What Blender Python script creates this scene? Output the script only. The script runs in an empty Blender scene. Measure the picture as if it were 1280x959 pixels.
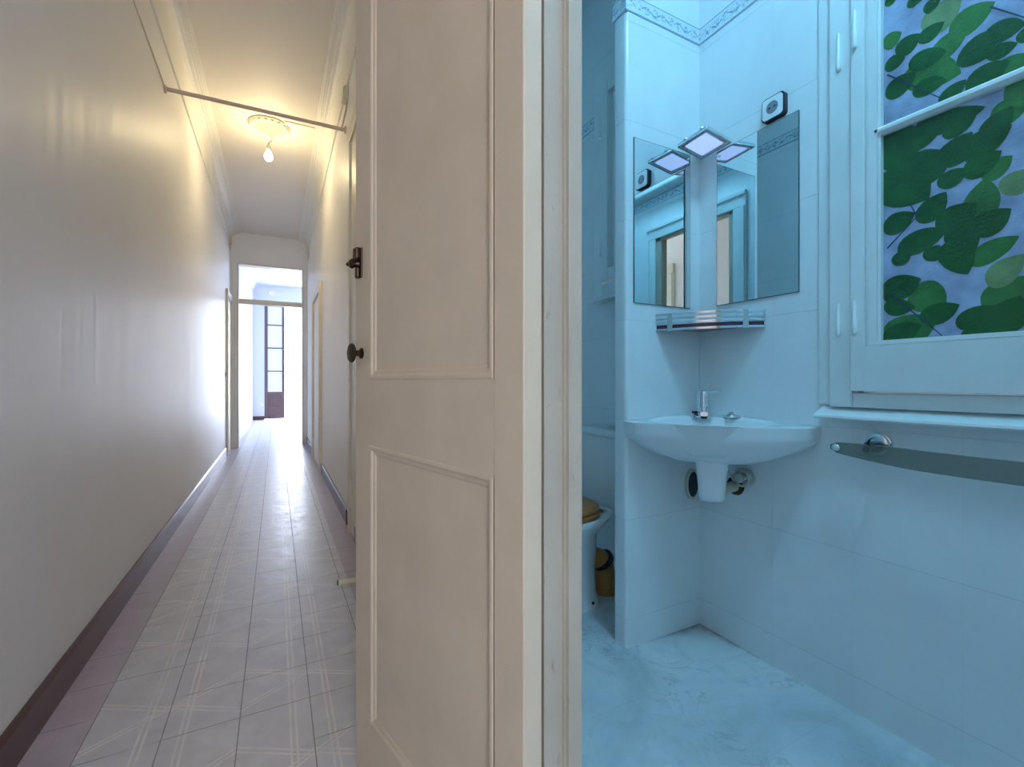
import bpy, bmesh, math, random
from mathutils import Vector, Matrix
random.seed(7)
C = bpy.context.scene.collection
PI = math.pi

# ------------------------------------------------------------------ camera constants (1280 x 959 frame)
F, CX, CY, YAW, CAMZ = 568.0, 640.0, 478.0, math.radians(27.42), 1.0
def ray(px):
    u = (px - CX) / F
    s, c = math.sin(YAW), math.cos(YAW)
    return Vector((s + c * u, c - s * u))
def on_x(px, py, X):                      # point of the plane x = X seen at a pixel
    r = ray(px); d = X / r.x
    return Vector((X, r.y * d, CAMZ + (CY - py) / F * d))

# ------------------------------------------------------------------ materials
class E:                                  # tiny expression builder for math nodes
    def __init__(s, nt, sock): s.nt, s.s = nt, sock
    def op(s, o, *a):
        n = s.nt.nodes.new('ShaderNodeMath'); n.operation = o
        for i, v in enumerate((s,) + a):
            if isinstance(v, E): s.nt.links.new(v.s, n.inputs[i])
            else: n.inputs[i].default_value = v
        return E(s.nt, n.outputs[0])
    def __add__(s, o): return s.op('ADD', o)
    def __sub__(s, o): return s.op('SUBTRACT', o)
    def __mul__(s, o): return s.op('MULTIPLY', o)
    def __truediv__(s, o): return s.op('DIVIDE', o)
    def abs(s): return s.op('ABSOLUTE')
    def wrap(s, p):                       # signed distance to the nearest multiple of p
        return s - (s / p).op('ROUND') * p
    def lt(s, v): return s.op('LESS_THAN', v)
    def max(s, o): return s.op('MAXIMUM', o)
    def min(s, o): return s.op('MINIMUM', o)
    def near(s, v, w, soft=.001):         # soft 1 where |s - v| < w
        d = (s - v).abs()
        return E.smooth(d, w + soft, w - soft)
    def smooth(s, a, b):
        n = s.nt.nodes.new('ShaderNodeMapRange'); n.clamp = True
        s.nt.links.new(s.s, n.inputs[0])
        n.inputs[1].default_value = a; n.inputs[2].default_value = b
        n.inputs[3].default_value = 0; n.inputs[4].default_value = 1
        return E(s.nt, n.outputs[0])

class Mat:
    def __init__(s, name, base=(.8, .8, .8), rough=.5, metal=0., spec=.5, **kw):
        s.m = bpy.data.materials.new(name); s.m.use_nodes = True
        s.nt = s.m.node_tree
        s.b = s.nt.nodes['Principled BSDF']
        s.set('Base Color', base); s.set('Roughness', rough); s.set('Metallic', metal); s.set('Specular IOR Level', spec)
        for k, v in kw.items(): s.set(k.replace('_', ' '), v)
        s._co = None
    def set(s, k, v):
        if isinstance(v, E): s.nt.links.new(v.s, s.b.inputs[k])
        elif isinstance(v, (tuple, list)): s.b.inputs[k].default_value = (*v[:3], 1)
        else: s.b.inputs[k].default_value = v
    def co(s):
        if s._co is None:
            t = s.nt.nodes.new('ShaderNodeTexCoord'); s._tc = t
            x = s.nt.nodes.new('ShaderNodeSeparateXYZ'); s.nt.links.new(t.outputs['Object'], x.inputs[0])
            s._co = [E(s.nt, o) for o in x.outputs]
        return s._co
    def noise(s, scale, detail=3, rough=.5, stretch=None, dist=0.):
        s.co()
        n = s.nt.nodes.new('ShaderNodeTexNoise')
        n.inputs['Scale'].default_value = scale; n.inputs['Detail'].default_value = detail
        n.inputs['Roughness'].default_value = rough; n.inputs['Distortion'].default_value = dist
        if stretch:
            mp = s.nt.nodes.new('ShaderNodeMapping'); mp.inputs['Scale'].default_value = stretch
            s.nt.links.new(s._tc.outputs['Object'], mp.inputs[0]); s.nt.links.new(mp.outputs[0], n.inputs['Vector'])
        else: s.nt.links.new(s._tc.outputs['Object'], n.inputs['Vector'])
        return E(s.nt, n.outputs[0])
    def mix(s, fac, a, b):
        n = s.nt.nodes.new('ShaderNodeMix'); n.data_type = 'RGBA'
        for i, v in ((0, fac), (6, a), (7, b)):
            if isinstance(v, E): s.nt.links.new(v.s, n.inputs[i])
            elif isinstance(v, (tuple, list)): n.inputs[i].default_value = (*v[:3], 1)
            else: n.inputs[i].default_value = v
        return E(s.nt, n.outputs[2])
    def bump(s, h, dist=.002, strength=1.):
        n = s.nt.nodes.new('ShaderNodeBump'); n.inputs['Strength'].default_value = strength
        n.inputs['Distance'].default_value = dist
        s.nt.links.new(h.s, n.inputs['Height']); s.nt.links.new(n.outputs[0], s.b.inputs['Normal'])

def emis(name, col, strength):
    m = Mat(name, col, .4); m.set('Emission Color', col); m.set('Emission Strength', strength); return m.m

# cream satin paint of the hall walls
_m = Mat('hall_paint', (.76, .73, .64), .42)
st = _m.noise(3, 4, .6, (3, 7, .5)); big = _m.noise(1.1, 3)
_m.set('Base Color', _m.mix(big.smooth(.3, .7), (.82, .81, .79), (.87, .86, .845)))
_m.bump(st + _m.noise(60, 3) * .15, .0028, .4); _m.set('Roughness', st * .2 + .36)
M_WALL = _m.m
_m = Mat('ceiling_paint', (.80, .75, .66), .6); _m.bump(_m.noise(14, 4), .004, .4); M_CEIL = _m.m
_m = Mat('cornice_paint', (.82, .80, .73), .55); _m.bump(_m.noise(40, 3), .003, .4); M_CORN = _m.m
_m = Mat('room_paint', (.66, .69, .73), .6); M_ROOM = _m.m
# old door gloss
def paint(name, base, chips=0.):
    m = Mat(name, base, .42)
    n = m.noise(26, 5, .6, (1, 1, .25)); n2 = m.noise(5, 3)
    dark = tuple(c * .9 for c in base)
    col = m.mix(n2.smooth(.35, .7), dark, base)
    if chips:
        ch = m.noise(55, 6, .7, (1, 1, .35)).smooth(.64, .68)
        zz = m.co()[2]
        col = m.mix(ch * chips, col, (.34, .27, .19))
        m.bump(n - ch * .7, .006, .6)
    else: m.bump(n, .004, .45)
    m.set('Base Color', col); return m.m
M_DOOR = paint('door_cream_paint', (.70, .555, .405))
M_JAMB = paint('jamb_paint', (.47, .41, .325), .35)
M_CASE = paint('casing_paint', (.80, .75, .63))
M_SKIRT = Mat('skirting_brown', (.10, .045, .05), .28).m
M_BRONZE = Mat('dark_bronze', (.075, .045, .028), .32, .85).m
M_RUST = Mat('rod_paint', (.64, .49, .38), .5).m
M_PLASTIC = Mat('cream_plastic', (.72, .66, .50), .4).m

# hydraulic cement tiles of the hall
_m = Mat('cement_tiles', (.3, .3, .3), .3)
X, Y, Z = _m.co(); T = .1905
gx, gy = (X - .0945).wrap(T).abs(), (Y - .052).wrap(T).abs()
dx = (X - .0945).wrap(2 * T)                      # distance from the seams that carry the bands
ax = (X + .096).wrap(2 * T).abs()
def pair(d): return (d.abs() - .0075).abs().near(0, .0028, .0012)
v1 = pair(dx.abs() - .05)
d1 = pair(((Y - .09) - ax * .577).wrap(2 * T) * .866)
d2 = pair(((Y - .30) + ax * .577).wrap(2 * T) * .866)
field = X.smooth(-.479, -.477) * X.smooth(.322, .320)
wear = _m.noise(7, 4, .6).smooth(.34, .66)
lines = v1.max(d1).max(d2) * field * (wear * .6 + .12)
cl = _m.noise(9, 5, .65).smooth(.3, .7)
tone = _m.noise(2.3, 2).smooth(.3, .7)
fieldc = _m.mix(cl, (.50, .50, .535), (.62, .615, .645))
fieldc = _m.mix(lines, fieldc, (.84, .81, .74))
col = _m.mix(field, _m.mix(cl, (.41, .36, .42), (.50, .45, .51)), fieldc)
grout = gx.lt(.0015).max(gy.lt(.0014) * _m.noise(4, 1).smooth(.42, .5))
col = _m.mix(grout * .62, col, (.06, .05, .05))
_m.set('Base Color', col)
_m.set('Roughness', cl * .16 + .29 + grout * .3)
_m.bump(_m.noise(26, 4) * .6 - grout * .6, .003, .5)
M_TILEHALL = _m.m

# bathroom wall tiles
def walltile(name, axis):
    m = Mat(name, (.80, .83, .84), .16)
    c = m.co(); h = c[axis]
    gz = (c[2] - .1075).wrap(.3755).abs().near(0, .0013, .0008)
    gh = h.wrap(.25).abs().near(0, .0008, .0008) * .3
    g = gz.max(gh)
    cl = m.noise(3.5, 5, .6, None, .8).smooth(.3, .75)
    m.set('Base Color', m.mix(g * .28, m.mix(cl, (.76, .79, .80), (.83, .855, .865)), (.42, .45, .46)))
    m.set('Roughness', cl * .1 + .15)
    m.bump(m.noise(6, 3) * .7 - g, .003, .35); return m.m
M_TX, M_TY = walltile('bath_tile_side', 1), walltile('bath_tile_end', 0)
_m = Mat('floral_border', (.8, .85, .9), .25)
X, Y, Z = _m.co(); H = X + Y
def at_h():                                        # sprigs of small blue flowers between two ruled lines
    a = (H.wrap(.085)); zc = Z - 2.426
    w = _m.noise(85, 3, .6, None, 1.2)
    blob = (a.abs() - .02).abs().smooth(.02, .004) * zc.abs().smooth(.026, .012)
    vine = (zc - (H * 74).op('SINE') * .010).abs().smooth(.0045, .0025)
    return (blob * w.smooth(.5, .56)).max(vine * w.smooth(.42, .5))
fl = at_h(); rl = (Z - 2.426).abs().near(.0305, .0018, .0006)
_m.set('Base Color', _m.mix(fl.max(rl) * .85, (.70, .76, .80), (.10, .19, .30)))
M_BORDER = _m.m
# bathroom floor
_m = Mat('marble_floor', (.7, .72, .74), .2)
X, Y, Z = _m.co()
w = _m.noise(5.5, 7, .62, None, 1.6); w2 = _m.noise(2.2, 5, .6, None, .8)
vein = (w - .5).abs().smooth(.022, .002) * _m.noise(3, 2).smooth(.45, .62)
gr = X.wrap(.33).abs().near(.0, .0010, .0006).max((Y - .1).wrap(.33).abs().near(0, .0010, .0006))
col = _m.mix(w2.smooth(.3, .7), (.50, .545, .57), (.80, .82, .83))
col = _m.mix(w.smooth(.55, .75) * .5, col, (.44, .48, .5))
col = _m.mix(vein * .35, col, (.20, .22, .25)); col = _m.mix(gr * .25, col, (.35, .38, .4))
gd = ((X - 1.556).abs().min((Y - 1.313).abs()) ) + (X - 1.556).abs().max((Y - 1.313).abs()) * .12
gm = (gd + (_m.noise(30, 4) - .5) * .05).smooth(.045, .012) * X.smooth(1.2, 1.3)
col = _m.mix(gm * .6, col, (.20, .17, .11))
_m.set('Base Color', col); M_MARBLE = _m.m
M_BCEIL = Mat('bath_ceiling_paint', (.62, .68, .72), .6).m
M_BPAINT = paint('bath_white_gloss', (.80, .83, .82))
M_CERAM = Mat('white_ceramic', (.80, .82, .83), .22).m
M_CHROME = Mat('chrome', (.72, .73, .75), .1, 1.).m
M_SATIN = Mat('satin_steel', (.62, .62, .60), .3, 1.).m
M_BLACK = Mat('black_plastic', (.012, .014, .022), .3).m
M_WHITEP = Mat('white_plastic', (.82, .83, .85), .3).m
M_GREYP = Mat('grey_socket_recess', (.23, .24, .27), .45).m
M_MIRROR = Mat('mirror_silver', (.70, .77, .78), .0, 1.).m
M_GEDGE = Mat('mirror_edge', (.05, .11, .12), .15).m
_m = Mat('seat_wood', (.36, .22, .07), .35)
g = _m.noise(18, 4, .6, (1, 6, 3)); _m.set('Base Color', _m.mix(g.smooth(.3, .7), (.36, .12, .035), (.66, .25, .06))); M_WOOD = _m.m
M_SHELFBASE = Mat('plum_glass', (.10, .035, .06), .12).m
M_PVC = Mat('old_cream_pvc', (.55, .53, .42), .4).m
M_OCHRE = Mat('ochre_pipe', (.42, .20, .05), .5).m
M_SMOKE = Mat('smoked_acrylic', (.36, .40, .36), .08, Transmission_Weight=.75, IOR=1.2).m
def film(name, base, trans, rough=.22):
    m = Mat(name, base, rough); nt = m.nt
    t = nt.nodes.new('ShaderNodeBsdfTranslucent'); t.inputs[0].default_value = (*trans, 1)
    a = nt.nodes.new('ShaderNodeAddShader'); out = nt.nodes['Material Output']
    nt.links.new(m.b.outputs[0], a.inputs[0]); nt.links.new(t.outputs[0], a.inputs[1]); nt.links.new(a.outputs[0], out.inputs[0])
    n1 = m.noise(170, 2)
    vn = m.noise(14, 3).smooth(.3, .7); m.set('Base Color', m.mix(vn, tuple(c * .72 for c in base), tuple(c * 1.3 for c in base)))
    m.bump(n1 + m.noise(45, 2) * .8, .0022, .55)
    return m.m
M_FILM = [film('film_lavender', (.24, .30, .42), (.0012, .0018, .0030)), film('leaf_print_dark', (.012, .085, .018), (.0002, .0016, .0003)),
          film('leaf_print_mid', (.035, .15, .035), (.0006, .003, .0006)), film('leaf_print_olive', (.15, .23, .10), (.0025, .0042, .0014)),
          film('twig_print', (.03, .05, .09), (.0002, .0003, .0006))]
M_WINFROST = Mat('curtained_glass', (.80, .82, .86), .3).m
M_BROWN = Mat('brown_balcony_paint', (.13, .085, .085), .4).m
_m = Mat('clear_glass', (1, 1, 1), .0); _m.set('Transmission Weight', 1.); _m.set('IOR', 1.05); M_GLASS = _m.m
M_BULB = emis('lit_bulb', (1, .79, .44), 235.)
M_LED = emis('lit_halogen_lens', (.46, .60, 1.), .8)
M_OPAL = emis('lit_opal_glass', (.265, .68, 1.), 108.)
M_STONE = Mat('balcony_stone', (.7, .7, .7), .7).m

# ------------------------------------------------------------------ mesh helpers
def box(bm, x0, x1, y0, y1, z0, z1, mi=0, bev=0., seg=2):
    b2 = bmesh.new()
    v = [b2.verts.new((x, y, z)) for x in (x0, x1) for y in (y0, y1) for z in (z0, z1)]
    for f in ((0, 1, 3, 2), (4, 6, 7, 5), (0, 4, 5, 1), (2, 3, 7, 6), (0, 2, 6, 4), (1, 5, 7, 3)):
        b2.faces.new([v[i] for i in f]).material_index = mi
    if bev: bmesh.ops.bevel(b2, geom=list(b2.edges), offset=bev, segments=seg, affect='EDGES', profile=.5)
    for f in b2.faces: f.material_index = mi
    me = bpy.data.meshes.new('t'); b2.to_mesh(me); b2.free(); bm.from_mesh(me); bpy.data.meshes.remove(me)
    return bm
def loft(bm, rings, cap0=True, cap1=True, mi=0, closed=True):
    R = [[bm.verts.new(p) for p in r] for r in rings]
    n = len(R[0])
    for a, b in zip(R, R[1:]):
        for i in range(n if closed else n - 1):
            j = (i + 1) % n
            try: bm.faces.new((a[i], a[j], b[j], b[i])).material_index = mi
            except ValueError: pass
    if cap0: bm.faces.new(R[0][::-1]).material_index = mi
    if cap1: bm.faces.new(R[-1]).material_index = mi
    return bm
def frame_of(d):
    d = d.normalized(); a = Vector((0, 0, 1)) if abs(d.z) < .9 else Vector((1, 0, 0))
    u = d.cross(a).normalized(); return u, d.cross(u).normalized()
def lathe(bm, p0, d, prof, n=32, mi=0):            # prof: (radius, distance along d)
    p0 = Vector(p0); d = Vector(d).normalized(); u, v = frame_of(d)
    rings = [[p0 + d * t + (u * math.cos(2 * PI * i / n) + v * math.sin(2 * PI * i / n)) * max(r, 1e-4) for i in range(n)] for r, t in prof]
    return loft(bm, rings, mi=mi)
def tube(bm, pts, r, n=14, mi=0):
    pts = [Vector(p) for p in pts]; rings = []
    u0 = None
    for i, p in enumerate(pts):
        d = (pts[min(i + 1, len(pts) - 1)] - pts[max(i - 1, 0)]).normalized()
        if u0 is None: u0, _ = frame_of(d)
        u0 = (u0 - d * u0.dot(d)).normalized(); w = d.cross(u0)
        rr = r[i] if isinstance(r, (list, tuple)) else r
        rings.append([p + (u0 * math.cos(2 * PI * k / n) + w * math.sin(2 * PI * k / n)) * rr for k in range(n)])
    return loft(bm, rings, mi=mi)
def bez(p0, p1, p2, p3, n=16):
    p0, p1, p2, p3 = map(Vector, (p0, p1, p2, p3))
    return [p0 * (1 - t) ** 3 + p1 * 3 * t * (1 - t) ** 2 + p2 * 3 * t * t * (1 - t) + p3 * t ** 3 for t in [i / n for i in range(n + 1)]]
def prism(bm, poly, axis, a0, a1, mi=0):           # polygon in the two other axes, extruded along axis
    def P(p, a):
        q = list(p); q.insert(axis, a); return q
    return loft(bm, [[P(p, a0) for p in poly], [P(p, a1) for p in poly]], mi=mi)
def rrect(x0, x1, y0, y1, r, n=5):
    out = []
    for cx, cy, a0 in ((x1 - r, y1 - r, 0), (x0 + r, y1 - r, PI / 2), (x0 + r, y0 + r, PI), (x1 - r, y0 + r, 1.5 * PI)):
        for i in range(n + 1):
            a = a0 + PI / 2 * i / n; out.append((cx + r * math.cos(a), cy + r * math.sin(a)))
    return out
def obj(name, bm, mats, parent=None, smooth=0., loc=None):
    bmesh.ops.recalc_face_normals(bm, faces=bm.faces)
    me = bpy.data.meshes.new(name); bm.to_mesh(me); bm.free()
    for m in (mats if isinstance(mats, (list, tuple)) else [mats]): me.materials.append(m)
    if smooth:
        for p in me.polygons: p.use_smooth = True
        me.set_sharp_from_angle(angle=math.radians(smooth))
    o = bpy.data.objects.new(name, me); C.objects.link(o)
    if parent is not None:
        o.parent = parent
        if loc is None and parent.get('world_parts'):
            o.location = -Vector(parent.location)
    if loc is not None: o.location = loc
    return o
def N(): return bmesh.new()
def tag(o, label, cat, group=None, kind=None):
    o['label'] = label; o['category'] = cat
    if group: o['group'] = group
    if kind: o['kind'] = kind
    return o
def thing(name, loc, label, cat, group=None, kind=None, rotz=0., world=True):
    """Empty at the thing's base; with world=True its parts are modelled in room coordinates."""
    o = bpy.data.objects.new(name, None); C.objects.link(o); o.location = loc; o.rotation_euler = (0, 0, rotz)
    o.empty_display_size = .05
    if world: o['world_parts'] = 1
    return tag(o, label, cat, group, kind)
def struct(name, bm, mats, label, cat, smooth=0.):
    return tag(obj(name, bm, mats, None, smooth), label, cat, None, 'structure')
def child_mesh(o): return o

# ------------------------------------------------------------------ key dimensions (metres)
XL, XR = -.615, .450            # hall side walls
PX0, PX1 = .400, .449           # partition between hall and bathroom
BX = 1.556                      # bathroom window wall
PY0, PY1 = 1.313, 1.385         # partition that carries the basin
PIERX = 1.162
HC, BC, RC = 3.30, 3.12, 3.60   # ceilings: hall, bathroom, end room
YE = 8.10                       # end wall of the hall
YB = -2.6                       # hall behind the camera
BYB, BYF = -.95, 2.40           # bathroom back and far walls

# ------------------------------------------------------------------ hall shell
b = N(); box(b, XL - .3, XR, YB - .1, 14.4, -.1, 0); struct('floor_hall', b, M_TILEHALL, 'worn grey patterned cement tile floor of the hallway', 'floor')
b = N(); box(b, XL - .2, XL, YB - .1, YE, 0, HC); struct('wall_left', b, M_WALL, 'long cream painted wall along the left of the hallway', 'wall')
b = N(); box(b, XR, XR + .1, BYF + .1, YE, 0, HC); box(b, PX0 + .001, XR + .1, BYF + .0, BYF + .1, 0, HC)
struct('wall_right', b, M_WALL, 'cream painted wall along the right of the hallway', 'wall')
b = N(); box(b, XL, -.42, YB - .1, YB, 0, HC); box(b, -.08, PX1, YB - .1, YB, 0, HC); box(b, -.42, -.08, YB - .1, YB, 2.4, HC); box(b, -.42, -.08, YB - .1, YB, 0, .3); struct('wall_back', b, M_WALL, 'cream wall with a narrow opening added for fill daylight closing the hallway behind the viewpoint', 'wall')  # unseen opening added so daylight brightens the door and near walls
b = N(); box(b, XL - .2, XR + .1, YB - .1, YE, HC, HC + .1); struct('ceiling_hall', b, M_CEIL, 'cream plaster ceiling of the hallway', 'ceiling')
# end wall with a tall doorway
DX0, DX1, DT = -.530, .394, 2.83
b = N(); box(b, XL - .2, DX0, YE, YE + .14, 0, RC); box(b, DX1, 3.2, YE, YE + .14, 0, RC); box(b, DX0, DX1, YE, YE + .14, DT, RC)
struct('wall_end', b, M_WALL, 'cream wall with a tall doorway closing the far end of the hallway', 'wall')
t = thing('door_frame', (DX0, YE, 0), 'painted frame with a transom bar in the doorway at the hallway end', 'door frame', None, 'structure')
b = N(); box(b, DX0, DX0 + .022, YE - .015, YE + .15, 0, DT, bev=.003); obj('jamb', b, M_CASE, t)
b = N(); box(b, DX1 - .022, DX1, YE - .015, YE + .15, 0, DT, bev=.003); obj('jamb', b, M_CASE, t)
b = N(); box(b, DX0 + .022, DX1 - .022, YE - .015, YE + .15, DT - .022, DT, bev=.003); obj('head', b, M_CASE, t)
b = N(); box(b, DX0 + .022, DX1 - .022, YE + .03, YE + .11, 2.215, 2.29, bev=.006); obj('transom_bar', b, M_CASE, t)
# partition to the bathroom (door opening y .01 - .61)
OY0, OY1, OT = .010, .612, 2.12
def wall_open(bm, x0, x1, holes, y0, y1, zt, mi=0):
    ys = y0
    for h0, h1, hz0, hz1 in holes:
        box(bm, x0, x1, ys, h0, 0, zt, mi)
        if hz0 > 0: box(bm, x0, x1, h0, h1, 0, hz0, mi)
        if hz1 < zt: box(bm, x0, x1, h0, h1, hz1, zt, mi)
        ys = h1
    box(bm, x0, x1, ys, y1, 0, zt, mi)
b = N(); wall_open(b, PX0, PX0 + .02, [(OY0 - .05, OY1 + .05, 0, OT + .05)], YB, BYF, HC)
struct('wall_partition', b, M_WALL, 'cream hallway side of the thin wall beside the bathroom doorway', 'wall')
b = N(); wall_open(b, PX0 + .02, PX1, [(OY0 - .05, OY1 + .05, 0, OT + .05)], BYB - .1, BYF, HC)
struct('wall_bath_left', b, M_TX, 'tiled bathroom side of the thin wall beside the doorway', 'wall')

# cornices
def cornice(bm, xw, s, y0, y1):
    prof = [(0, -.215), (.012, -.215), (.014, -.20), (.008, -.19), (.008, -.175)]
    for i in range(7):
        a = PI / 2 * i / 6; prof.append((.012 + .075 * (1 - math.cos(a)), -.165 + .130 * math.sin(a)))
    prof += [(.092, -.028), (.104, -.028), (.106, -.018), (.118, -.018), (.120, -.010), (.134, -.008), (.136, 0), (0, 0)]
    prism(bm, [(xw + s * x, HC + z) for x, z in prof], 1, y0, y1)
b = N(); cornice(b, XL, 1, YB, YE); struct('trim_1', b, M_CORN, 'moulded plaster cornice above the left hallway wall', 'cornice')
b = N(); cornice(b, XR, -1, BYF + .1, YE); struct('trim_2', b, M_CORN, 'moulded plaster cornice above the right hallway wall', 'cornice')
# skirtings
def skirt(bm, xw, s, y0, y1, h=.112, th=.016):
    prism(bm, [(xw, 0), (xw + s * th, 0), (xw + s * th, h - .012), (xw + s * (th - .006), h - .004), (xw + s * (th - .009), h), (xw, h)], 1, y0, y1)
b = N(); skirt(b, XL, 1, YB, 7.30); struct('baseboard_left', b, M_SKIRT, 'dark purple brown skirting along the left hallway wall', 'skirting')
b = N(); skirt(b, XR, -1, 3.36, 5.40); skirt(b, XR, -1, 6.62, YE); skirt(b, XR, -1, BYF + .1, 3.0)
struct('baseboard_right', b, M_SKIRT, 'dark reddish brown skirting along the right hallway wall', 'skirting')

# side doors of the hall (door casings on the walls)
def side_door(name, xw, s, y0, y1, zt, label, cw=.10, th=.022, base=0.):
    ym = (y0 + y1) / 2
    t = thing(name, (xw, ym, 0), label, 'door', None, 'structure')
    for ya, yb in ((y0, y0 + cw), (y1 - cw, y1)):
        b = N(); prism(b, [(xw, ya), (xw + s * th, ya), (xw + s * th, ya + .012), (xw + s * (th + .012), ya + .02), (xw + s * (th + .012), yb - .02),
                           (xw + s * th, yb - .012), (xw + s * th, yb), (xw, yb)], 2, base, zt)
        obj('casing', b, M_CASE, t)
    b = N(); box(b, min(xw, xw + s * (th + .012)), max(xw, xw + s * (th + .012)), y0, y1, zt, zt + cw, bev=.006); obj('head_casing', b, M_CASE, t)
    b = N(); box(b, min(xw, xw + s * .008), max(xw, xw + s * .008), y0 + cw, y1 - cw, .005, zt)
    for za, zb in ((.2, .9), (1.05, zt - .15)):
        x = xw + s * .008
        box(b, min(x, x + s * .006), max(x, x + s * .006), y0 + cw + .12, y1 - cw - .12, za, zb, bev=.002)
    obj('leaf', b, M_CASE, t)
    return t
side_door('door_2', XR, -1, 2.52, 3.28, 2.60, 'tall cream door casing on the right wall just past the open door', .12, .009)
side_door('door_3', XR, -1, 5.42, 6.60, 2.03, 'white door casing on the right wall midway to the hallway end', .09, .022)
side_door('door_4', XL, 1, 7.32, 8.06, 2.2, 'white door casing on the left wall beside the hallway end', .09, .02)
side_door('door_5', XL, 1, -1.75, -.83, 2.15, 'white door on the left hallway wall reflected in the basin mirrors', .10, .022)

# ------------------------------------------------------------------ room at the end of the hall
b = N(); box(b, -.75, -.55, YE + .14, 13.9, 0, RC); struct('wall_room_left', b, M_ROOM, 'white wall on the left of the bright end room', 'wall')
b = N(); box(b, 3.1, 3.3, YE + .14, 13.9, 0, RC); struct('wall_room_right', b, M_ROOM, 'white wall on the right of the bright end room', 'wall')
b = N(); box(b, -.55, 3.1, YE + .14, 14.0, RC, RC + .1); struct('ceiling_room', b, M_ROOM, 'white ceiling of the bright end room', 'ceiling')
b = N(); box(b, XR, 3.3, YE, 14.4, -.1, 0); struct('floor_room', b, M_TILEHALL, 'patterned tile floor in the end room', 'floor')
b = N(); box(b, -.75, -.28, 13.8, 14.0, 0, RC); box(b, -.28, .92, 13.8, 14.0, 3.14, RC); box(b, .92, 1.75, 13.8, 14.0, 0, RC)
box(b, 1.75, 2.85, 13.8, 14.0, 3.14, RC); box(b, 2.85, 3.3, 13.8, 14.0, 0, RC)  # head over a second, unseen opening added to flood the room with daylight
struct('wall_room_far', b, M_ROOM, 'white far wall of the end room beside the balcony door', 'wall')
b = N(); prism(b, [(-.55, RC - .16), (-.53, RC - .16), (-.47, RC - .03), (-.40, RC - .02), (-.40, RC), (-.55, RC)], 1, YE + .14, 13.8)
struct('trim_3', b, M_ROOM, 'white cornice above the left wall of the end room', 'cornice')
b = N(); box(b, -.55, -.28, 13.784, 13.8, 0, .10); struct('baseboard_end', b, M_SKIRT, 'brown skirting under the far wall left of the balcony door', 'skirting')
def balcony_leaf(t, x0, x1, y, n):
    b = N(); box(b, x0, x0 + .075, y - .045, y, .02, 3.12, bev=.004); obj('stile', b, M_BROWN, t)
    b = N(); box(b, x1 - .06, x1, y - .045, y, .02, 3.12, bev=.004); obj('stile', b, M_BROWN, t)
    for za, zb in ((.02, .12), (.66, .74), (3.04, 3.12)):
        b = N(); box(b, x0 + .075, x1 - .06, y - .042, y - .003, za, zb, bev=.004); obj('rail', b, M_BROWN, t)
    b = N(); box(b, x0 + .075, x1 - .06, y - .03, y - .012, .12, .66); box(b, x0 + .12, x1 - .10, y - .042, y - .03, .22, .34, bev=.005); box(b, x0 + .12, x1 - .10, y - .042, y - .03, .42, .58, bev=.005)
    obj('bottom_panel', b, M_BROWN, t)
    zs = [.74, 1.30, 1.92, 2.54, 3.04]
    for z in zs[1:-1]:
        b = N(); box(b, x0 + .075, x1 - .06, y - .04, y - .005, z - .014, z + .014); obj('glazing_bar', b, M_BROWN, t)
    for a, c in zip(zs, zs[1:]):
        b = N(); box(b, x0 + .075, x1 - .06, y - .026, y - .02, a, c); obj('pane', b, M_WINFROST, t)
t = thing('door_6', (-.03, 13.8, 0), 'brown framed balcony door leaf with pale panes at the end of the far room', 'balcony door', None, 'structure')
balcony_leaf(t, -.28, .20, 13.86, 0)
b = N(); box(b, -.6, 3.4, 14.0, 14.9, -.12, -.01); struct('floor_balcony', b, M_STONE, 'pale balcony slab outside the far room', 'balcony floor')
b = N(); p = Vector((-.12, 13.8, 3.39)); lathe(b, p, (0, -1, 0), [(.075, 0), (.075, .012), (.055, .022), (.05, .012), (.02, .012), (.02, .02), (.001, .02)], 28)
tag(obj('wall_vent', b, M_CORN, None, 40), 'small round vent high on the far wall above the balcony door', 'vent')
b = N(); lathe(b, (-.335, 13.8, .40), (0, -1, 0), [(.04, 0), (.04, .01), (.03, .016), (.028, .006), (.001, .006)], 24)
tag(obj('wall_socket', b, M_CORN, None, 40), 'tiny round socket low on the far wall beside the balcony door', 'socket')

# ------------------------------------------------------------------ hall fittings
# pipe across the hall
b = N(); tube(b, [(XL + .001, 3.49, 2.82), (XR - .001, 3.50, 2.84)], .0125, 12)
t = tag(obj('conduit_pipe', b, M_RUST, None, 50), 'thin beige pipe crossing the hallway below the ceiling', 'pipe')
for xw, d, yy, zz in ((XL, 1, 3.49, 2.82), (XR, -1, 3.50, 2.84)):
    b = N(); lathe(b, (xw, yy, zz), (d, 0, 0), [(.026, 0), (.026, .006), (.02, .012), (.013, .014)], 20); obj('wall_flange', b, M_RUST, t, 40)
b = N(); tube(b, [(XL + .004, 2.6, 2.85), (XL + .004, 3.46, 2.83)], .0045, 8); tag(obj('surface_cable', b, M_CASE, None, 60), 'thin painted cable running along the left wall from the ceiling pipe', 'cable')
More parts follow.
